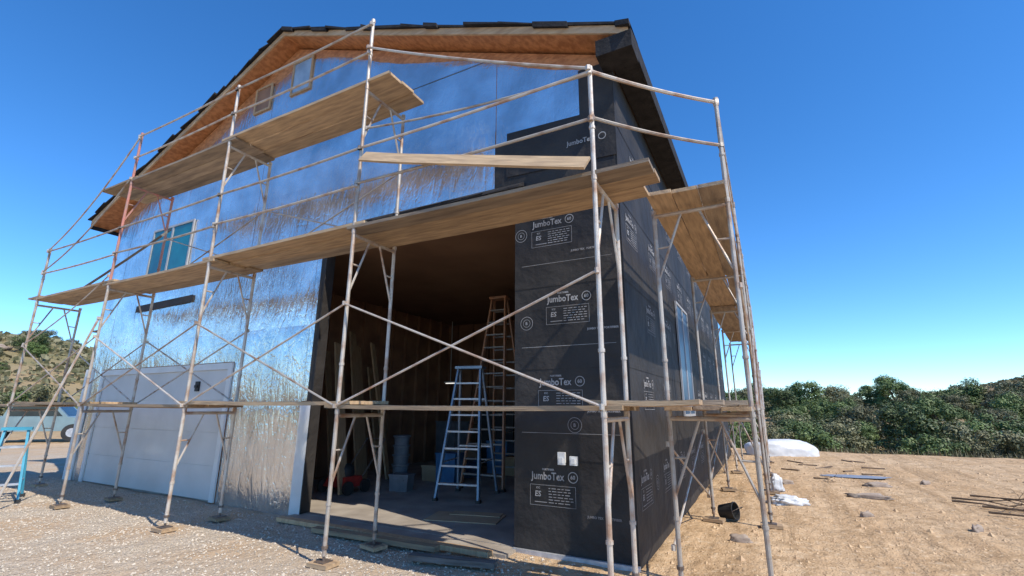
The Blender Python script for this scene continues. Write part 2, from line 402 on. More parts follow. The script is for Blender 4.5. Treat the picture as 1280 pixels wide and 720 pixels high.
def seal(mb,fn,x,z):
    ring(mb,fn,x,z,.09,.006); ring(mb,fn,x,z,.052,.005); stamp(mb,textgeo('B',.055,0,.001),fn,x-.018,z-.018)

def papercourse(mb,x0,x1,z0,z1,axis_,base,out,seed,step=.15,amp=.006,slant=0):
    n=max(1,int((x1-x0)/step)); m=max(1,int((z1-z0)/step)); k=len(mb.v)
    for i in range(n+1):
        x=x0+(x1-x0)*i/n
        for j in range(m+1):
            z=z0+(z1-z0)*j/m+slant*(x-x0)
            t=j/m
            d=.006*(1-t)+amp*.3*noise.noise(Vector((x*1.5+seed,z*2,seed)))
            q=base+out*d
            mb.v.append((x,q,z) if axis_=='x' else (q,x,z))
    for i in range(n):
        for j in range(m):
            a=k+i*(m+1)+j
            mb.f.append((a,a+m+1,a+m+2,a+1)); mb.m.append(0)
w=MB()
for i,z in enumerate([-.03,1.05,2.12,3.19]):
    papercourse(w,OX1,XC+.01,z,z+1.12 if i<3 else 4.32,'x',YW-.004,-1,i)
papercourse(w,-3.35,XC+.01,4.26,5.46,'x',YW-.005,-1,11,slant=.01)
papercourse(w,-3.0,XC+.01,4.9,5.62,'x',YW-.014,-1,15,slant=-.03)
papercourse(w,-1.86,XC+.01,5.5,6.3,'x',YW-.006,-1,12)
papercourse(w,-6.9,-3.0,4.3,4.74,'x',YW-.006,-1,13)
papercourse(w,-6.73,OX0+.02,1.74,4.32,'x',YW-.01,-1,17)
papercourse(w,-12.9,-10.6,3.76,3.92,'x',YW-.03,-1,14,slant=.02)
F2=lambda x,z:(x,YW-.0165,z)
for z,xo in ((.82,-2.62),(1.92,-2.5),(2.97,-2.38),(4.04,-2.58)): logo(w,F2,xo,z)
F3=lambda x,z:(x,YW-.028,z)
stamp(w,textgeo('JumboTex',.10,0,.002,.9),F3,-2.05,5.14); ring(w,F3,-1.55,5.17,.055)
seal(w,F2,-2.76,3.95); seal(w,F2,-2.68,2.72); seal(w,F2,-2.05,1.45)
for z in (1.35,2.4,3.5): rect(w,F2,-2.75,-1.5,z,z+.005)
for z in (.45,1.6,2.58,3.62):
    stamp(w,textgeo('JUMBO TEX   FORTIFIBER',.035,0,.001),F2,-1.95+R(-.1,.1),z)
part(w,'building_paper',['paper','print'],label='black building paper printed with white lettering')
w=MB()
for i in range(6):
    z0=-.03+i*1.07; z1=min(ZE-.25,z0+1.12)
    papercourse(w,YW-.014,YB,z0,z1,'y',XC+.004,1,20+i,step=.3)
S2=lambda y,z:(XC+.0165,y,z)
for i,z in enumerate((.82,1.92,2.97,4.04,5.1)):
    y=5.75+(i%3)*.45
    while y<19:
        if not (8.5<y<11.0 and 1.2<z<3.9):
            logo(w,S2,y,z)
            if R(0,1)<.5: seal(w,S2,y+.9,z-.1)
        y+=1.35
part(w,'building_paper',['paper','print'],label='black building paper printed with white lettering')

w=MB()
x=-6.3
while x<-3.1:
    l=R(.3,.6); w.hexa([(x,5.30+R(-.03,.03),4.60),(x+l,5.30+R(-.03,.03),4.60),(x+l,YW-.03,4.70),(x,YW-.03,4.70),(x,5.30+R(-.03,.03),4.64),(x+l,5.30,4.64),(x+l,YW-.03,4.76),(x,YW-.03,4.76)]); x+=l*.97
part(w,'header_flashing','shingle',label='ragged dark flashing strip')

w=MB(); w.box(OX0-.25,OX0-.005,YW-.035,YW-.012,.0,1.73); part(w,'jamb_trim','white')
w=MB(); w.box(OX0-.004,OX0+.02,YW-.034,YW+.15,.035,OZ); part(w,'jamb_board','paper')
w=MB(); w.box(XL-.03,XL+.35,YW-.04,YW-.015,-.02,2.5); part(w,'corner_board','white')
w=MB()
t=.12
w.box(GX0-t,GX0,YW-.05,YW-.016,0,GZ+t); w.box(GX1,GX1+t,YW-.05,YW-.016,0,GZ+t); w.box(GX0,GX1,YW-.05,YW-.016,GZ,GZ+t)
part(w,'door_frame','white')
w=MB()
for i in range(4):
    z0=.02+i*GZ/4; w.box(GX0+.002,GX1-.002,YW-.012,YW+.03,z0,z0+GZ/4-.012)
w.box(GX0+.01,GX1-.01,YW+.0,YW+.02,.03,GZ-.03)
gd=part(w,'garage_door','doorwhite',label='closed white sectional garage door')
w=MB(); w.box(-9.95,-9.83,YW-.045,YW-.013,1.93,2.12); w.box(-9.93,-9.85,YW-.07,YW-.044,2.0,2.05); sub(w,'handle','black',gd)

def window(x0,x1,z0,z1,y,mat,name='window',mull=True,label=None):
    w=MB(); t=.05
    w.box(x0,x1,y-.05,y-.02,z0,z0+t);w.box(x0,x1,y-.05,y-.02,z1-t,z1);w.box(x0,x0+t,y-.05,y-.02,z0+t,z1-t);w.box(x1-t,x1,y-.05,y-.02,z0+t,z1-t)
    if mull: xm=(x0+x1)/2; w.box(xm-.03,xm+.03,y-.048,y-.02,z0+t,z1-t)
    f=part(w,name,'vinyl' if mull else 'lumber',label=label)
    w=MB(); w.box(x0+t,x1-t,y-.032,y-.024,z0+t,z1-t); sub(w,'pane',mat,f)
    return f
window(-12.75,-11.05,4.33,5.78,YW,'winblue',label='window with teal protective film')
window(-8.25,-7.62,8.02,8.85,YW,'winpale',mull=False,label='small bare gable opening with wood frame')
window(-9.45,-8.88,7.95,8.6,YW,'interior',mull=False,label='small bare gable opening with wood frame')
w=MB(); t=.045; y0,y1,z0,z1=9.25,10.7,1.5,3.65; X0=XC+.02
for a in ((y0,y1,z0,z0+t),(y0,y1,z1-t,z1),(y0,y0+t,z0+t,z1-t),(y1-t,y1,z0+t,z1-t),((y0+y1)/2-.03,(y0+y1)/2+.03,z0+t,z1-t)):
    w.box(X0,X0+.03,a[0],a[1],a[2],a[3])
f=part(w,'window','vinyl',label='side window with blue protective film')
w=MB(); w.box(X0+.008,X0+.016,y0+t,y1-t,z0+t,z1-t); sub(w,'pane','winside',f)
for dx_ in (-.0,.15):
    w=MB(); w.box(-2.26+dx_,-2.17+dx_,YW-.06,YW-.02,1.0,1.14 if dx_==0 else 1.10); w.box(-2.24+dx_,-2.19+dx_,YW-.075,YW-.059,1.02,1.08); part(w,'outlet_box','white')
w=MB(); w.box(OX1,XC+.02,YW-.06,YW-.02,-.03,.04); part(w,'base_flashing','alu')

# ---------------------------------------------------------------- scaffolding
RT=.0235
BAY=3.13
def leg(mb,x,y,z0,z1,r=RT):
    mb.tube((x,y,z0),(x,y,z1),r,n=10)
    mb.tube((x,y,z1-.03),(x,y,z1+.02),r*1.25,n=10)
    mb.tube((x,y,z0+.5),(x,y,z0+.53),r*1.3,n=10)
def frame_(a,b,z0,z1):
    mb=MB()
    leg(mb,a[0],a[1],z0,z1); leg(mb,b[0],b[1],z0,z1)
    zt=z1-.05
    A=Vector((a[0],a[1],0));B=Vector((b[0],b[1],0))
    def P(t,z): q=A.lerp(B,t); return (q.x,q.y,z)
    mb.tube(P(0,zt),P(1,zt),RT*.95,n=8)
    mb.tube(P(0,zt-.75),P(.38,zt),RT*.6,n=6); mb.tube(P(1,zt-.75),P(.62,zt),RT*.6,n=6)
    mb.tube(P(0,zt-.38),P(.19,zt-.375),RT*.5,n=6); mb.tube(P(1,zt-.38),P(.81,zt-.375),RT*.5,n=6)
    return mb
def build_scaffold(label,frames,mat='steel'):
    cx=sum(f[0][0] for f in frames)/len(frames); cy=sum(f[0][1] for f in frames)/len(frames)
    e=empty('scaffold',(cx,cy,0),label,'scaffold')
    for (a,b,tiers,gp,mt) in frames:
        for (z0,z1) in tiers:
            par(frame_(a,b,z0,z1).obj('frame','steel' if (mt=='steel_rust' and z0<3) else mt),e)
        if gp:
            mb=MB(); leg(mb,a[0],a[1],tiers[-1][1]+.021,gp); par(mb.obj('guard_post',mt),e)
        for q in (a,b):
            mb=MB(); mb.box(q[0]-.07,q[0]+.07,q[1]-.07,q[1]+.07,.045,.055); mb.tube((q[0],q[1],.05),(q[0],q[1],.22),.014,n=8); mb.tube((q[0],q[1],.17),(q[0],q[1],.20),.035,n=8)
            par(mb.obj('base_plate','steel_dark'),e)
    return e
def brace(e,p,q,name='cross_brace',r=.0125,sag=0,mat='steel'):
    mb=MB(); p=Vector(p);q=Vector(q); n=10 if sag else 1
    pts=[p.lerp(q,i/n)+Vector((0,0,-sag*4*(i/n)*(1-i/n))) for i in range(n+1)]
    mb.path(pts,r)
    for e_ in (p,q): mb.tube(e_-Vector((0,.0,.025)),e_+Vector((0,0,.025)),r*1.8,n=6)
    par(mb.obj(name,mat),e)
YO,YI=4.01,4.76
px=[-1.23-BAY*i for i in range(5)]
TT=[(.1,1.6),(1.622,3.8),(3.822,5.9)]; TS=[(.1,1.6),(1.622,3.8)]
dx=[0,-.02,.03,0,.0]
fr=[]
for i in range(5):
    fr.append(((px[i]+dx[i],YO),(px[i]+dx[i],YI),TS if i in (0,4) else TT,5.02 if i in (0,4) else 7.0,'steel_rust' if i==3 else 'steel'))
F=build_scaffold('tall steel pipe scaffold standing along the foil covered gable wall',fr)
X=lambda i:px[i]+dx[i]
for i in range(4):
    a,b=X(i),X(i+1); yo=YO-.03
    brace(F,(a,yo,2.86),(b,yo,1.66)); brace(F,(a,yo-.02,1.66),(b,yo-.02,2.86))
    if i in (2,3):
        brace(F,(a,YI+.03,2.86),(b,YI+.03,1.66)); brace(F,(a,YI+.05,1.66),(b,YI+.05,2.86))
    if i in (1,2):
        brace(F,(a,YI+.03,5.0),(b,YI+.03,3.95)); brace(F,(a,YI+.05,3.95),(b,YI+.05,5.0))
    brace(F,(a,yo,4.96),(b,yo,4.96),'guard_rail',.017,.02); brace(F,(a,yo,4.42),(b,yo,4.45),'guard_rail',.017,.02)
for i in (1,2):
    brace(F,(X(i),YO-.03,6.93),(X(i+1),YO-.03,6.93),'guard_rail',.017,.02); brace(F,(X(i),YO-.03,6.45),(X(i+1),YO-.03,6.45),'guard_rail',.017,.03)
brace(F,(X(1),YO-.05,6.52),(X(0),YO-.05,4.99),'guard_rail',.016,.04)
brace(F,(X(1),YO+.05,5.3),(X(0),YO+.05,5.0),'guard_rail',.014,.06)
brace(F,(X(3),YO-.03,6.9),(X(4),YO-.03,4.98),'guard_rail',.015,.22)
brace(F,(X(3),YO-.03,6.0),(X(4),YO-.03,4.5),'guard_rail',.015,.2)
brace(F,(X(3),YO-.04,4.0),(X(4),YO-.04,2.9),'cross_brace',.013,.1)
SXO,SXI=-.136,-.90; SY0=5.15
brace(F,(X(0),YO,4.99),(SXO,SY0,4.99),'guard_rail',.02,.03); brace(F,(X(0),YO,4.45),(SXO,SY0,4.45),'guard_rail',.018,.03)
brace(F,(-11.0,3.3,.03),(X(3),YO-.04,3.2),'strut',.020)

fr=[]
for i in range(5):
    y=SY0+BAY*i
    fr.append(((SXO,y),(SXI,y),TS,5.02,'steel'))
Sd=build_scaffold('steel pipe scaffold standing along the black papered side wall',fr)
for i in range(4):
    a=SY0+BAY*i;b=a+BAY
    xx=SXO+.03
    brace(Sd,(xx,a,2.86),(xx,b,1.66)); brace(Sd,(xx+.02,a,1.66),(xx+.02,b,2.86))
    if i<3: brace(Sd,(SXI-.03,a,1.3),(SXI-.03,b,.35)); brace(Sd,(SXI-.05,a,.35),(SXI-.05,b,1.3))
    brace(Sd,(SXO,a,4.97),(SXO,b,4.97),'guard_rail',.017,.02); brace(Sd,(SXO,a,4.45),(SXO,b,4.45),'guard_rail',.017,.02)

fr=[((XL-1.5,6.2),(XL-.7,6.2),[(.1,1.7),(1.722,3.6)],None,'steel_dark'),((XL-1.5,8.4),(XL-.7,8.4),[(.1,1.7),(1.722,3.6)],None,'steel_dark')]
Tw=build_scaffold('short dark rusty scaffold tower beside the far corner of the building',fr,'steel_dark')
for xx in (XL-1.53,XL-.67):
    brace(Tw,(xx,6.2,3.2),(xx,8.4,1.9),mat='steel_dark'); brace(Tw,(xx,6.2,1.9),(xx,8.4,3.2),mat='steel_dark'); brace(Tw,(xx,6.2,1.4),(xx,8.4,.3),mat='steel_dark')

def plank(c,L,ang=0,pitch=0,wd=.235,th=.040,mat=None,label='weathered wooden scaffold plank resting on steel bearers',group='scaffold planks',roll=0):
    mat=mat or random.choice(['plank','plank','plankb'])
    mb=MB(); n=8
    sag=R(0,.02); wob=R(-.006,.006)
    for i in range(n+1):
        x=-L/2+L*i/n; s=-sag*(1-(2*i/n-1)**2); yy=wob*math.sin(i)
        mb.v+=[(x,-wd/2+yy,s-th/2),(x,wd/2+yy,s-th/2+wob),(x,wd/2+yy,s+th/2+wob),(x,-wd/2+yy,s+th/2)]
    for i in range(n):
        a=i*4
        for j in range(4):
            jj=(j+1)%4; mb.f.append((a+j,a+4+j,a+4+jj,a+jj)); mb.m.append(0)
    mb.f.append((0,1,2,3)); mb.f.append((n*4+3,n*4+2,n*4+1,n*4)); mb.m+=[0,0]
    o=mb.obj('scaffold_plank',mat); o.location=c; o.rotation_euler=(roll,pitch,ang)
    o['label']=label; o['category']='plank'; o['group']=group
    return o
def deck_x(x0,x1,y0,z,n=3,wd=.25):
    L=x1-x0
    for j in range(n): plank(((x0+x1)/2+R(-.09,.09),y0+wd/2+j*(wd+.006),z+R(-.004,.004)),L,R(-.004,.004),R(-.004,.004),wd)
for lev,zz in ((0,1.655),(1,3.85)):
    for i in range(4):
        ext=.45 if i==0 else .18
        deck_x(X(i+1)-.18,X(i)+ (ext if lev else .18),YO-.02,zz+(.045 if i%2 else 0))
deck_x(X(4)-.45,X(4)+.1,YO-.02,3.94)
deck_x(X(4)-1.6,X(4)+1.2,YO-.02,1.655)
for i in (1,2):
    deck_x(X(i+1)-.2,X(i)+(.4 if i==1 else .15),YO-.02,5.96+(.045 if i%2 else 0))
deck_x(X(3)-1.15,X(3)+.25,YO-.02,5.96+.045)
def deck_y(y0,y1,x0,z,n=3,wd=.25):
    for j in range(n): plank((x0+wd/2+j*(wd+.006),(y0+y1)/2+R(-.05,.05),z),y1-y0,math.pi/2+R(-.004,.004),R(-.004,.004),wd)
for i in range(4):
    a=SY0+BAY*i
    deck_y(a-(.40 if i==0 else .16),a+BAY+.16,SXI,3.85+(.045 if i%2 else 0))
    deck_y(a-(.22 if i==0 else .16),a+BAY+.16,SXI,1.655+(.045 if i%2 else 0))
plank((-.92,4.15,1.70),.9,.0,0,.235); plank((-.82,4.42,1.70),1.0,.02,0,.235); plank((-.70,4.70,1.70),1.1,.02,0,.235)
plank((-2.75,4.0-.09,4.34),3.1,0,math.atan2(.84,2.95),.17,.03,'plank',label='pale wooden board leaning from the deck up to a scaffold post',roll=1.1)
plank((-11.05,4.25,4.36),3.25,0,-math.atan2(.77,3.1),.24,.04,'plank_gray',label='dark grey board leaning up from the scaffold deck',roll=.9)
for q in [(X(i),yy) for i in range(5) for yy in (YO,YI)]+[(xx,SY0+BAY*i) for i in range(5) for xx in (SXO,SXI)]+[(XL-1.5,6.2),(XL-.7,6.2),(XL-1.5,8.4),(XL-.7,8.4)]:
    mb=MB(); mb.box(-.14,.14,-.10,.10,-.02,.02); o=mb.obj('sill_pad','plank')
    o.location=(q[0],q[1],.024); o.rotation_euler=(0,0,R(-.4,.4)); o['label']='small wooden sill pad under a scaffold leg'; o['category']='wood block'; o['group']='sill pads'
for j in range(3): plank((XL-1.38+j*.26,7.3,3.62),2.7,math.pi/2,0,.25)
for j in range(3): plank((XL-1.38+j*.26,7.3,1.72),2.7,math.pi/2,0,.25)

# ---------------------------------------------------------------- step ladders
def stepladder(name,base,ang,H,wb,wt,depth,railmat,stepmat,nst,label,twin=False,rear=None):
    e=empty(name,base,label,'ladder')
    e.rotation_euler=(0,0,ang)
    def add(mb,nm,mt):
        o=mb.obj(nm,mt); o.parent=e
    yt=depth/2
    for s in (-1,1):
        mb=MB(); mb.bar((s*wb/2,0,0),(s*wt/2,yt-.05,H),.035,.085,up=(0,1,0)); add(mb,'rail',railmat)
        mb=MB(); mb.bar((s*wb/2,depth,0),(s*wt/2,yt+.05,H),.035,.06,up=(0,1,0)); add(mb,'rear_rail',rear or railmat)
        mb=MB(); mb.bar((s*(wb*.75+wt*.25)/2,depth*.14,H*.27),(s*(wb*.75+wt*.25)/2,depth*.86,H*.27+.01),.006,.025); add(mb,'spreader',stepmat)
        for yy in (0,depth):
            mb=MB(); mb.box(s*wb/2-.04,s*wb/2+.04,yy-.05,yy+.05,0,.05); add(mb,'foot','black')
    for i in range(1,nst+1):
        t=i/(nst+.9); ww=wb+(wt-wb)*t
        mb=MB(); yy=(yt-.05)*t; mb.box(-ww/2+.015,ww/2-.015,yy-.045,yy+.045,H*t-.03,H*t); add(mb,'step',stepmat)
        if twin or i%3==0:
            mb=MB(); yy=depth-(depth-yt-.05)*t; mb.box(-ww/2+.015,ww/2-.015,yy-.03,yy+.03,H*t-.03,H*t); add(mb,'rear_step',stepmat)
    mb=MB(); mb.box(-wt/2-.05,wt/2+.05,yt-.13,yt+.13,H,H+.05); add(mb,'top_cap',railmat)
    return e
stepladder('stepladder',(-5.30,8.75,.035),.05,4.1,.98,.34,1.5,'fiber','aludull',13,'tall orange stepladder standing open behind a shorter ladder',True)
stepladder('stepladder',(-5.02,7.45,.035),.20,2.35,.82,.46,1.05,'bluegrey','alu',7,'blue grey aluminium stepladder standing open on the floor',False)
stepladder('stepladder',(-11.85,3.6,.01),1.2,1.2,.5,.3,.75,'cyan','alu',3,'small light blue fibreglass stepladder standing on the gravel')

# ---------------------------------------------------------------- interior items
def thing(mb,name,mat,label,cat,loc=(0,0,0),rot=(0,0,0),group=None,smooth=False):
    o=mb.obj(name,mat,smooth=smooth); o.location=loc; o.rotation_euler=rot; o['label']=label; o['category']=cat
    if group: o['group']=group
    return o
for i,(x,y,tx,ty,h,wd) in enumerate([(-8.1,8.2,-9.0,8.5,3.4,.28),(-8.35,8.6,-9.1,8.8,3.1,.3),(-7.9,8.9,-8.9,9.1,3.2,.2),(-8.5,9.3,-9.2,9.4,2.6,.3),(-8.6,7.9,-9.25,8.0,2.9,.2),(-7.3,7.0,-7.9,7.1,2.9,.3)]):
    mb=MB(); mb.bar((0,0,.0),(tx-x,ty-y,h),wd,.04,up=(.95,.3,0)); thing(mb,'lumber_board','lumber','long wooden board leaning against the inner wall','board',(x,y,.04),group='leaning boards')
e=empty('lawn_mower',(-7.5,7.2,.04),'red walk behind lawn mower with black wheels on concrete','lawn mower')
mb=MB(); mb.hexa([(-.3,-.25,.12),(.3,-.25,.12),(.3,.25,.12),(-.3,.25,.12),(-.22,-.2,.3),(.22,-.2,.3),(.25,.2,.3),(-.25,.2,.3)]); mb.obj('deck','red',parent=e)
mb=MB(); mb.lathe((0,0,.3),[(.17,0),(.18,.05),(.17,.16),(.10,.22),(.0,.23)],16); mb.obj('engine','black',parent=e,smooth=True)
for sx in (-1,1):
    for sy in (-1,1):
        mb=MB(); mb.tube((sx*.31,sy*.22,.12),(sx*.37,sy*.22,.12),.12,n=18); mb.obj('wheel','black',parent=e)
mb=MB(); mb.path([(-.25,.22,.28),(-.25,.8,.95),(.25,.8,.95),(.25,.22,.28)],.014); mb.obj('handle','steel_dark',parent=e)
mb=MB()
prof=[(.15,0)]
for i in range(5): prof+= [(.15+.02,.2*i+.16),(.195,.2*i+.17),(.195,.2*i+.2),(.155,.2*i+.205)]
prof+=[(0,1.01)]
mb.lathe((0,0,0),prof,20); thing(mb,'bucket_stack','graybin','tall stack of nested grey blue buckets on the floor','buckets',(-7.3,8.6,.036))
for (x,y,z,sx,sy,sz,mt,nm,lb,ct) in [(-7.0,10.5,.036,.7,.5,.55,'card','cardboard_box','closed brown cardboard box on the floor','box'),(-6.2,11.2,.036,.6,.5,.75,'blue','storage_tote','blue plastic storage tote on the floor','tote'),(-5.7,11.0,.036,.5,.4,.4,'card','cardboard_box','closed brown cardboard box on the floor','box'),(-6.6,10.2,.036,.55,.4,.35,'blue','storage_tote','blue plastic storage tote on the floor','tote'),(-7.9,11.4,.036,.8,.5,1.2,'graybin','storage_tote','tall grey storage bin by the wall','tote'),(-5.2,12.2,.036,1.4,.6,.9,'card','cardboard_box','large brown carton by the back partition','box'),(-6.4,9.2,.036,.5,.4,.6,'blue','storage_tote','blue plastic storage tote on the floor','tote'),(-7.0,12.6,.036,1.0,.6,1.5,'black','storage_cabinet','dark storage cabinet by the back partition','cabinet'),(-8.3,12.4,.036,.9,.6,1.1,'card','cardboard_box','large brown carton by the back partition','box'),(-6.9,9.3,.036,.45,.35,.3,'card','cardboard_box','closed brown cardboard box on the floor','box'),(-6.65,7.9,.036,.4,.3,.28,'graybin','storage_tote','small grey storage bin on the floor','tote')]:
    mb=MB(); k=.93
    mb.hexa([(-sx/2*k,-sy/2*k,0),(sx/2*k,-sy/2*k,0),(sx/2*k,sy/2*k,0),(-sx/2*k,sy/2*k,0),(-sx/2,-sy/2,sz),(sx/2,-sy/2,sz),(sx/2,sy/2,sz),(-sx/2,sy/2,sz)])
    mb.box(-sx/2-.015,sx/2+.015,-sy/2-.015,sy/2+.015,sz+.001,sz+.035)
    mb.box(-.12,.12,-sy/2-.02,-sy/2-.002,sz*.7,sz*.8)
    thing(mb,nm,mt,lb,ct,(x,y,z),(0,0,R(-.3,.3)))
e=empty('tube_light',(-9.0,12.8,2.4),'lit fluorescent tube light hanging by the back wall','light')
mb=MB(); mb.box(-.2,.2,-.06,.06,.02,.06); mb.box(-.01,.01,-.01,.01,.06,2.03); mb.obj('housing','white',parent=e); mb=MB(); mb.tube((-.18,0,.0),(.18,0,.0),.014); mb.obj('tube','tube',parent=e)
mb=MB(); mb.box(-.55,.55,-.3,.3,0,.012); mb.box(-.3,.5,.1,.34,.013,.022); thing(mb,'sunlit_patch_sheet','card','pale sheet standing in for a sunlit patch on the floor','sheet',(-4.2,6.5,.038),(0,0,.25))  # thin pale sheet imitates the patch of sunlight inside the doorway
for (x,y,L,a,mt) in [(-5.7,5.1,1.7,.0,'lumber'),(-3.9,5.09,1.9,.0,'lumber'),(-4.6,4.95,2.0,.03,'plank'),(-3.2,4.7,1.0,.2,'plank_gray')]:
    mb=MB(); mb.box(-L/2,L/2,-.06,.06,-.01,.045); thing(mb,'loose_board',mt,'short offcut board lying at the doorway threshold','board',(x,y,.03),(0,0,a),group='loose boards')

# ---------------------------------------------------------------- yard items
def lump(name,mat,loc,sx,sy,sz,rot,label,cat,seed,amp=.25,fr=2.0,sub_=4,group=None):
    bm=bmesh.new(); bmesh.ops.create_icosphere(bm,subdivisions=sub_,radius=1)
    for v in bm.verts:
        p=v.co.copy(); n=noise.noise(p*fr+Vector((seed,0,0)))+.5*noise.noise(p*fr*2.7+Vector((seed,5,0)))
        q=Vector([math.copysign(abs(c)**.75,c) for c in p])*(1+amp*n)
        v.co=Vector((q.x*sx,q.y*sy,max(q.z,-.25)*sz))
    me=bpy.data.meshes.new(name); bm.to_mesh(me); bm.free(); me.materials.append(M[mat])
    for p in me.polygons: p.use_smooth=True
    o=bpy.data.objects.new(name,me); COL.objects.link(o); o.location=loc; o.rotation_euler=(0,0,rot); o['label']=label; o['category']=cat
    if group: o['group']=group
    return o
lump('wrapped_bundle','paperbag',(.25,20.8,.08),1.25,.55,.46,.3,'long white plastic wrapped bundle lying on the dirt','bundle',3,.13,1.5)
lump('plastic_bag','paperbag',(.12,10.4,.02),.28,.18,.10,.3,'crumpled white plastic bag on the sand','bag',9,.5,2.6)
lump('plastic_bag','paperbag',(-.02,11.9,.06),.13,.13,.24,.3,'upright white plastic sack on the sand','bag',12,.35,2.2)
e=empty('black_bucket',(-.72,8.5,.12),'black bucket tipped on its side on the sand','bucket'); e.rotation_euler=(math.radians(80),0,math.radians(70)); e.scale=(.8,.8,.8)
mb=MB(); mb.lathe((0,0,0),[(0,-.14),(.12,-.14),(.155,.14),(.165,.14),(.165,.16),(.148,.16),(.115,-.12),(0,-.12)],20); mb.obj('shell','black',parent=e)
mb=MB(); mb.path([(.16*math.cos(a),.16*math.sin(a)*.4,.14+.15*math.sin(a)) for a in [math.pi*i/10 for i in range(11)]],.006); mb.obj('handle','steel_dark',parent=e)
for (x,y,l,a,s) in [(1.55,11.9,.34,.1,1),(1.95,13.6,.28,.6,2),(-.5,7.3,.12,.2,5),(.2,13.0,.15,.4,6),(2.4,9.4,.12,1,7),(1.2,9.8,.09,.5,8),(3.0,14.6,.14,.9,9)]:
    lump('rock',"rubble",(x,y,terr(x,y)+.01),l,l*.35,.07,a,'flat brown clod of dried earth on the sand','rock',s,.5,2.2,3,group='loose rocks')
def branch(loc,seed,L):
    rs=random.Random(seed); mb=MB()
    def grow(p,d,l,r,dep):
        q=p+d*l; q.z=max(q.z,.01); mb.tube(p,q,r,r*.6,n=5)
        if dep>0:
            for k in range(rs.randint(2,3)):
                dd=(d+Vector((rs.uniform(-.7,.7),rs.uniform(-.7,.7),rs.uniform(-.3,.35)))).normalized(); grow(q,dd,l*rs.uniform(.5,.8),r*.6,dep-1)
    grow(Vector((0,0,.03)),Vector((rs.uniform(-.3,.3)+.9,-.6,.05)).normalized(),L*.35,.02,4)
    o=mb.obj('dead_branch','drywood'); o.location=loc; o['label']='dry dead branch lying on the sand'; o['category']='branch'; o['group']='dead branches'
branch((2.9,12.4,0.0),3,1.5); branch((3.1,11.6,0.0),5,1.7); branch((3.3,12.9,0),8,1.3); branch((2.8,12.0,0),11,1.2); branch((.8,14.2,0),14,.8); branch((3.0,11.0,0),17,1.5)
for i in range(9):
    x,y=R(.2,2.6),R(15.5,19.5); mb=MB(); L=R(.2,.5); mb.box(-L,L,-.03,.03,0,.03); thing(mb,'scrap_stick','drywood','small scrap of wood lying on the dirt','scrap',(x,y,terr(x,y)),(0,R(-.05,.05),R(0,3)),group='wood scraps')
mb=MB(); n=40; mb.poly([(.75*math.cos(2*math.pi*i/n)*(1+.3*noise.noise(Vector((math.cos(2*math.pi*i/n)*1.5,math.sin(2*math.pi*i/n)*1.5,2)))),.32*math.sin(2*math.pi*i/n)*(1+.3*noise.noise(Vector((math.cos(2*math.pi*i/n)*2,math.sin(2*math.pi*i/n)*2,4)))),0) for i in range(n)])
pm=mk('wet_mud_mat',(.24,.19,.17),(.30,.25,.22),3,.3); o=mb.obj('puddle',pm); o.location=(1.75,15.1,.02); o.rotation_euler=(0,0,.2); o['kind']='structure'; o['label']='shallow muddy puddle'

# ---------------------------------------------------------------- pickup
e=empty('pickup_truck',(-30.5,10.0,.05),'blue green pickup truck parked on the dirt beyond the building','truck'); e.rotation_euler=(0,0,.9)
def extr(prof,y0,y1,mb,mi=0):
    n=len(prof); k=len(mb.v)
    for y in (y0,y1): mb.v+=[(a,y,b) for a,b in prof]
    for i in range(n): j=(i+1)%n; mb.f.append((k+i,k+j,k+n+j,k+n+i)); mb.m.append(mi)
    mb.f.append(tuple(k+i for i in reversed(range(n)))); mb.f.append(tuple(k+n+i for i in range(n))); mb.m+=[mi,mi]
mb=MB(); extr([(-2.6,.45),(2.5,.45),(2.6,.7),(2.5,.98),(1.35,1.08),(.75,1.7),(-.75,1.74),(-.95,1.1),(-2.6,1.1)],-.9,.9,mb); mb.obj('body','carpaint',parent=e)
mb=MB(); extr([(1.15,1.12),(.68,1.63),(-.65,1.66),(-.78,1.12)],-.912,.912,mb); mb.poly([(1.32,-.75,1.12),(1.32,.75,1.12),(.80,.7,1.66),(.80,-.7,1.66)]); mb.obj('window','glass_dark',parent=e)
for sx in (-1.6,1.6):
    for sy in (-.93,.7):
        mb=MB(); mb.tube((sx,sy,.38),(sx,sy+.23,.38),.38,n=24); wq=mb.obj('wheel','black',parent=e); mb=MB(); mb.tube((sx,sy-.01,.38),(sx,sy+.24,.38),.2,n=16); mb.obj('rim','alu',parent=wq)
for sy in (-.7,.5):
    mb=MB(); mb.box(2.52,2.60,sy,sy+.2,.72,.88); mb.obj('headlight','white',parent=e)

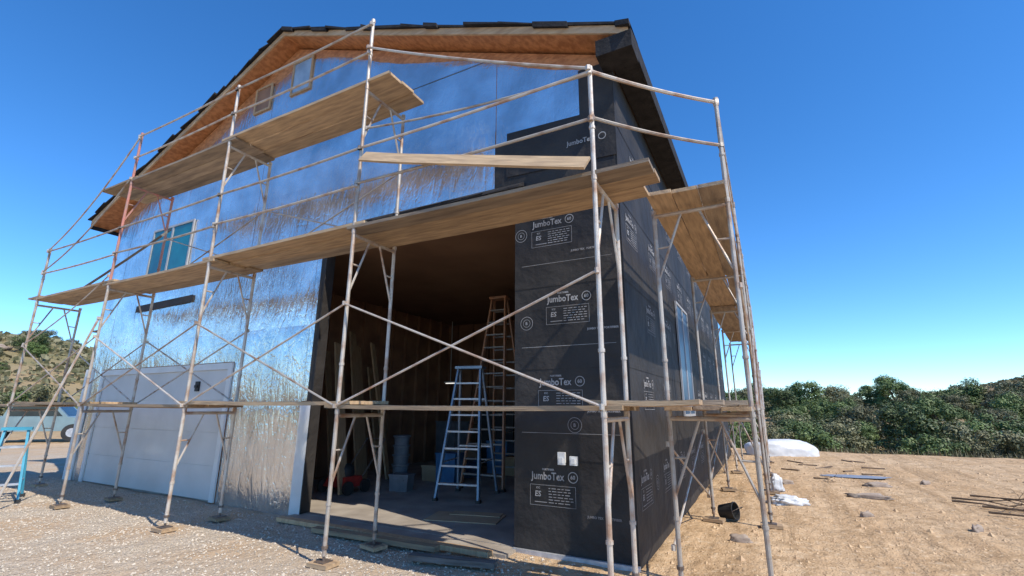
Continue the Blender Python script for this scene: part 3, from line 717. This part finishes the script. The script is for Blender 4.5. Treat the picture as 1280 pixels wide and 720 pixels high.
# ---------------------------------------------------------------- trees
def make_tree(seed,H,Rr,leaf,lm,nclump=34,per=210):
    rs=random.Random(seed); tb=MB(); cb=MB()
    th=H*.22; top=Vector((rs.uniform(-.2,.2),rs.uniform(-.2,.2),th)); tb.tube((0,0,-.3),top,H*.035,H*.024,n=8)
    cl=[]
    for i in range(nclump):
        a=rs.uniform(0,6.28); u=rs.uniform(-.95,1); rr=math.sqrt(max(0,1-u*u*.8))*Rr*rs.uniform(.45,1.0)
        c=Vector((math.cos(a)*rr,math.sin(a)*rr,H*.5+u*H*.38)); cl.append((c,rs.uniform(.20,.38)*Rr))
        if i%3==0: tb.tube(top,top.lerp(c,.85),H*.014,H*.004,n=5)
    for c,r in cl:
        for k in range(per):
            d=Vector((rs.gauss(0,1),rs.gauss(0,1),rs.gauss(0,.75))); d=d.normalized()*r*rs.uniform(.55,1.08)
            p=c+d; s=leaf*rs.uniform(.6,1.3)
            n=(d.normalized()+Vector((rs.uniform(-.7,.7),rs.uniform(-.7,.7),rs.uniform(-.1,1.1)))).normalized()
            a=n.orthogonal().normalized(); a.rotate(Matrix.Rotation(rs.uniform(0,6.28),3,n)); b=n.cross(a)
            cb.poly([p-a*s,p-b*s*.5,p+a*s,p+b*s*.5])
    return tb.obj('trunk','bark'),cb.obj('crown',lm)
protos=[make_tree(1,4.6,2.3,.115,'leafA'),make_tree(2,5.2,2.1,.115,'leafA'),make_tree(3,4.0,2.4,.11,'leafB'),make_tree(4,3.2,2.0,.10,'leafA')]
shr=[make_tree(5,1.6,1.2,.08,'leafB',16,140),make_tree(6,1.3,1.1,.08,'leafA',16,140)]
used=set()
def put(pr,x,y,s,name,label,group,cat,sz=1):
    e=empty(name,(x,y,terr(x,y)-.1),label,cat,group); e.rotation_euler=(0,0,R(0,6.28)); e.scale=(s,s,s*sz)
    for o in pr:
        if o.name in used: c=o.copy(); COL.objects.link(c)
        else: c=o; used.add(o.name)
        c.parent=e
LT=['rounded dark green orchard tree on the low ground','leafy green orchard tree at the edge of the yard','olive grey tree with a spreading crown','low bushy green tree beyond the dirt yard']
rs=random.Random(5)
spots=[]
def clear(x,y): return 25<y<57 and .135<x/y<.185
for i in range(30):
    x=-4+i*1.0+rs.uniform(-.4,.4); y=30.5+rs.uniform(-2,3)
    if clear(x,y): continue
    spots.append((x,y,rs.uniform(.40,.68)))
for i in range(85):
    y=rs.uniform(34,56); x=y*rs.uniform(-.06,.55)
    if clear(x,y): continue
    spots.append((x,y,rs.uniform(.45,.76)))
for i in range(48):
    x=-6+i*1.0+rs.uniform(-.6,.6); y=60+rs.uniform(-3,6); spots.append((x,y,rs.uniform(.60,.92)))
for i in range(26):
    y=rs.uniform(95,125); x=y*rs.uniform(.35,.7); spots.append((x,y,rs.uniform(.6,.9)))
for x,y,s in spots:
    k=rs.choice([0,1,2,3,0,2]); put(protos[k],x,y,s,'orchard_tree',LT[k],'orchard trees','tree',.9)
for i in range(50):
    x=rs.uniform(.0,17); y=26.5+rs.uniform(-1,3); k=rs.choice([0,1])
    sc_=rs.uniform(.45,.95)*(.45 if clear(x,y) else 1)
    put(shr[k],x,y,sc_,'bush','low scrubby bush at the edge of the dirt yard','bushes','bush')
for i in range(46):
    x=-60-rs.uniform(0,45); y=rs.uniform(5,60); k=rs.choice([0,2,2,3]); put(protos[k],x,y,rs.uniform(.35,.75),'hillside_tree','small scrubby tree growing on the dry hillside','hillside trees','tree',.8)
for i in range(14):
    x=-38-rs.uniform(0,14); y=rs.uniform(8,24); k=rs.choice([0,1]); put(shr[k],x,y,rs.uniform(.8,1.5),'bush','low scrubby bush below the dry hillside','bushes','bush')
mb=MB()
def scrub(x,y):
    z=terr(x,y); s=rs.uniform(.3,.9)
    for k in range(4):
        a=rs.uniform(0,6.28); p=Vector((x+rs.uniform(-.5,.5),y+rs.uniform(-.5,.5),z+rs.uniform(.0,.5)*s)); u=Vector((math.cos(a),math.sin(a),rs.uniform(-.3,.3)))*s*.5; v=Vector((0,0,1))*s*.4+Vector((rs.uniform(-.2,.2),rs.uniform(-.2,.2),0))
        mb.poly([p-u,p+u*.7-v*.2,p+u*.5+v,p-u*.6+v*.9])
for i in range(6500): scrub(-45-rs.uniform(0,80),rs.uniform(-10,80))
for i in range(3500):
    y=rs.uniform(75,140); scrub(y*rs.uniform(.2,.9),y)
mb.obj('hillside_scrub','scrub',kind='stuff',label='dry brush covering the far hillside')
mb=MB()
for i in range(9000):
    x=rs.uniform(-1,24); y=24.5+abs(rs.gauss(0,4)); z=terr(x,y)
    a=rs.uniform(0,6.28); h=rs.uniform(.08,.35); u=Vector((math.cos(a)*.03,math.sin(a)*.03,0)); t=Vector((rs.uniform(-.1,.1),rs.uniform(-.1,.1),h)); p=Vector((x,y,z))
    mb.poly([p-u,p+u,p+t])
mb.obj('dry_grass','scrub',kind='stuff',label='dry grass and weeds at the yard edge')
for i in range(8):
    x=-62-rs.uniform(0,30); y=rs.uniform(15,45); o=lump('boulder','rubble',(x,y,terr(x,y)),R(.6,1.2),R(.6,1.2),R(.5,.9),R(0,3),'pale granite boulder on the dry hillside','boulder',i*3.1,.4,1.6,3,group='boulders')

# ---------------------------------------------------------------- light, sky, camera
W=bpy.data.worlds.new('World'); sc.world=W; W.use_nodes=True
nt=W.node_tree; bg=nt.nodes['Background']
sk=nt.nodes.new('ShaderNodeTexSky'); sk.sky_type='NISHITA'; sk.sun_disc=False
sd=Vector((.80,-.24,1.0)).normalized()
el=math.asin(sd.z); az=math.atan2(sd.x,sd.y)
sk.sun_elevation=el; sk.sun_rotation=az; sk.altitude=300; sk.air_density=.8; sk.dust_density=0; sk.ozone_density=2.4
hs=nt.nodes.new('ShaderNodeHueSaturation'); hs.inputs['Saturation'].default_value=1.26; hs.inputs['Value'].default_value=1.66
tn=nt.nodes.new('ShaderNodeMix'); tn.data_type='RGBA'; tn.blend_type='MULTIPLY'; tn.inputs[0].default_value=1; tn.inputs[7].default_value=(.78,.94,1.05,1)
nt.links.new(sk.outputs[0],hs.inputs['Color']); nt.links.new(hs.outputs[0],tn.inputs[6]); nt.links.new(tn.outputs[2],bg.inputs[0]); bg.inputs[1].default_value=.15
sl=bpy.data.lights.new('sun','SUN'); sl.energy=5.0; sl.angle=math.radians(.5); sl.color=(1,.92,.79)
so=bpy.data.objects.new('sun',sl); COL.objects.link(so); so.rotation_euler=sd.to_track_quat('Z','Y').to_euler(); so.location=(20,-5,20)

f=588.17; pt,yw,ro=[math.radians(v) for v in (14.25,27.837,.263)]
fw=Vector((-math.sin(yw)*math.cos(pt),math.cos(yw)*math.cos(pt),math.sin(pt))); r=Vector((math.cos(yw),math.sin(yw),0)); u=r.cross(fw)
r2=r*math.cos(ro)+u*math.sin(ro); u2=-r*math.sin(ro)+u*math.cos(ro)
cd=bpy.data.cameras.new('camera'); cam=bpy.data.objects.new('camera',cd); COL.objects.link(cam)
mm=Matrix((r2,u2,-fw)).transposed().to_4x4(); mm.translation=Vector((0,0,1.65)); cam.matrix_world=mm
cd.sensor_width=36; cd.lens=f/1280*36; cd.clip_end=3000; cd.clip_start=.05
sc.camera=cam
sc.view_settings.view_transform='Standard'; sc.view_settings.look='None'; sc.view_settings.exposure=0
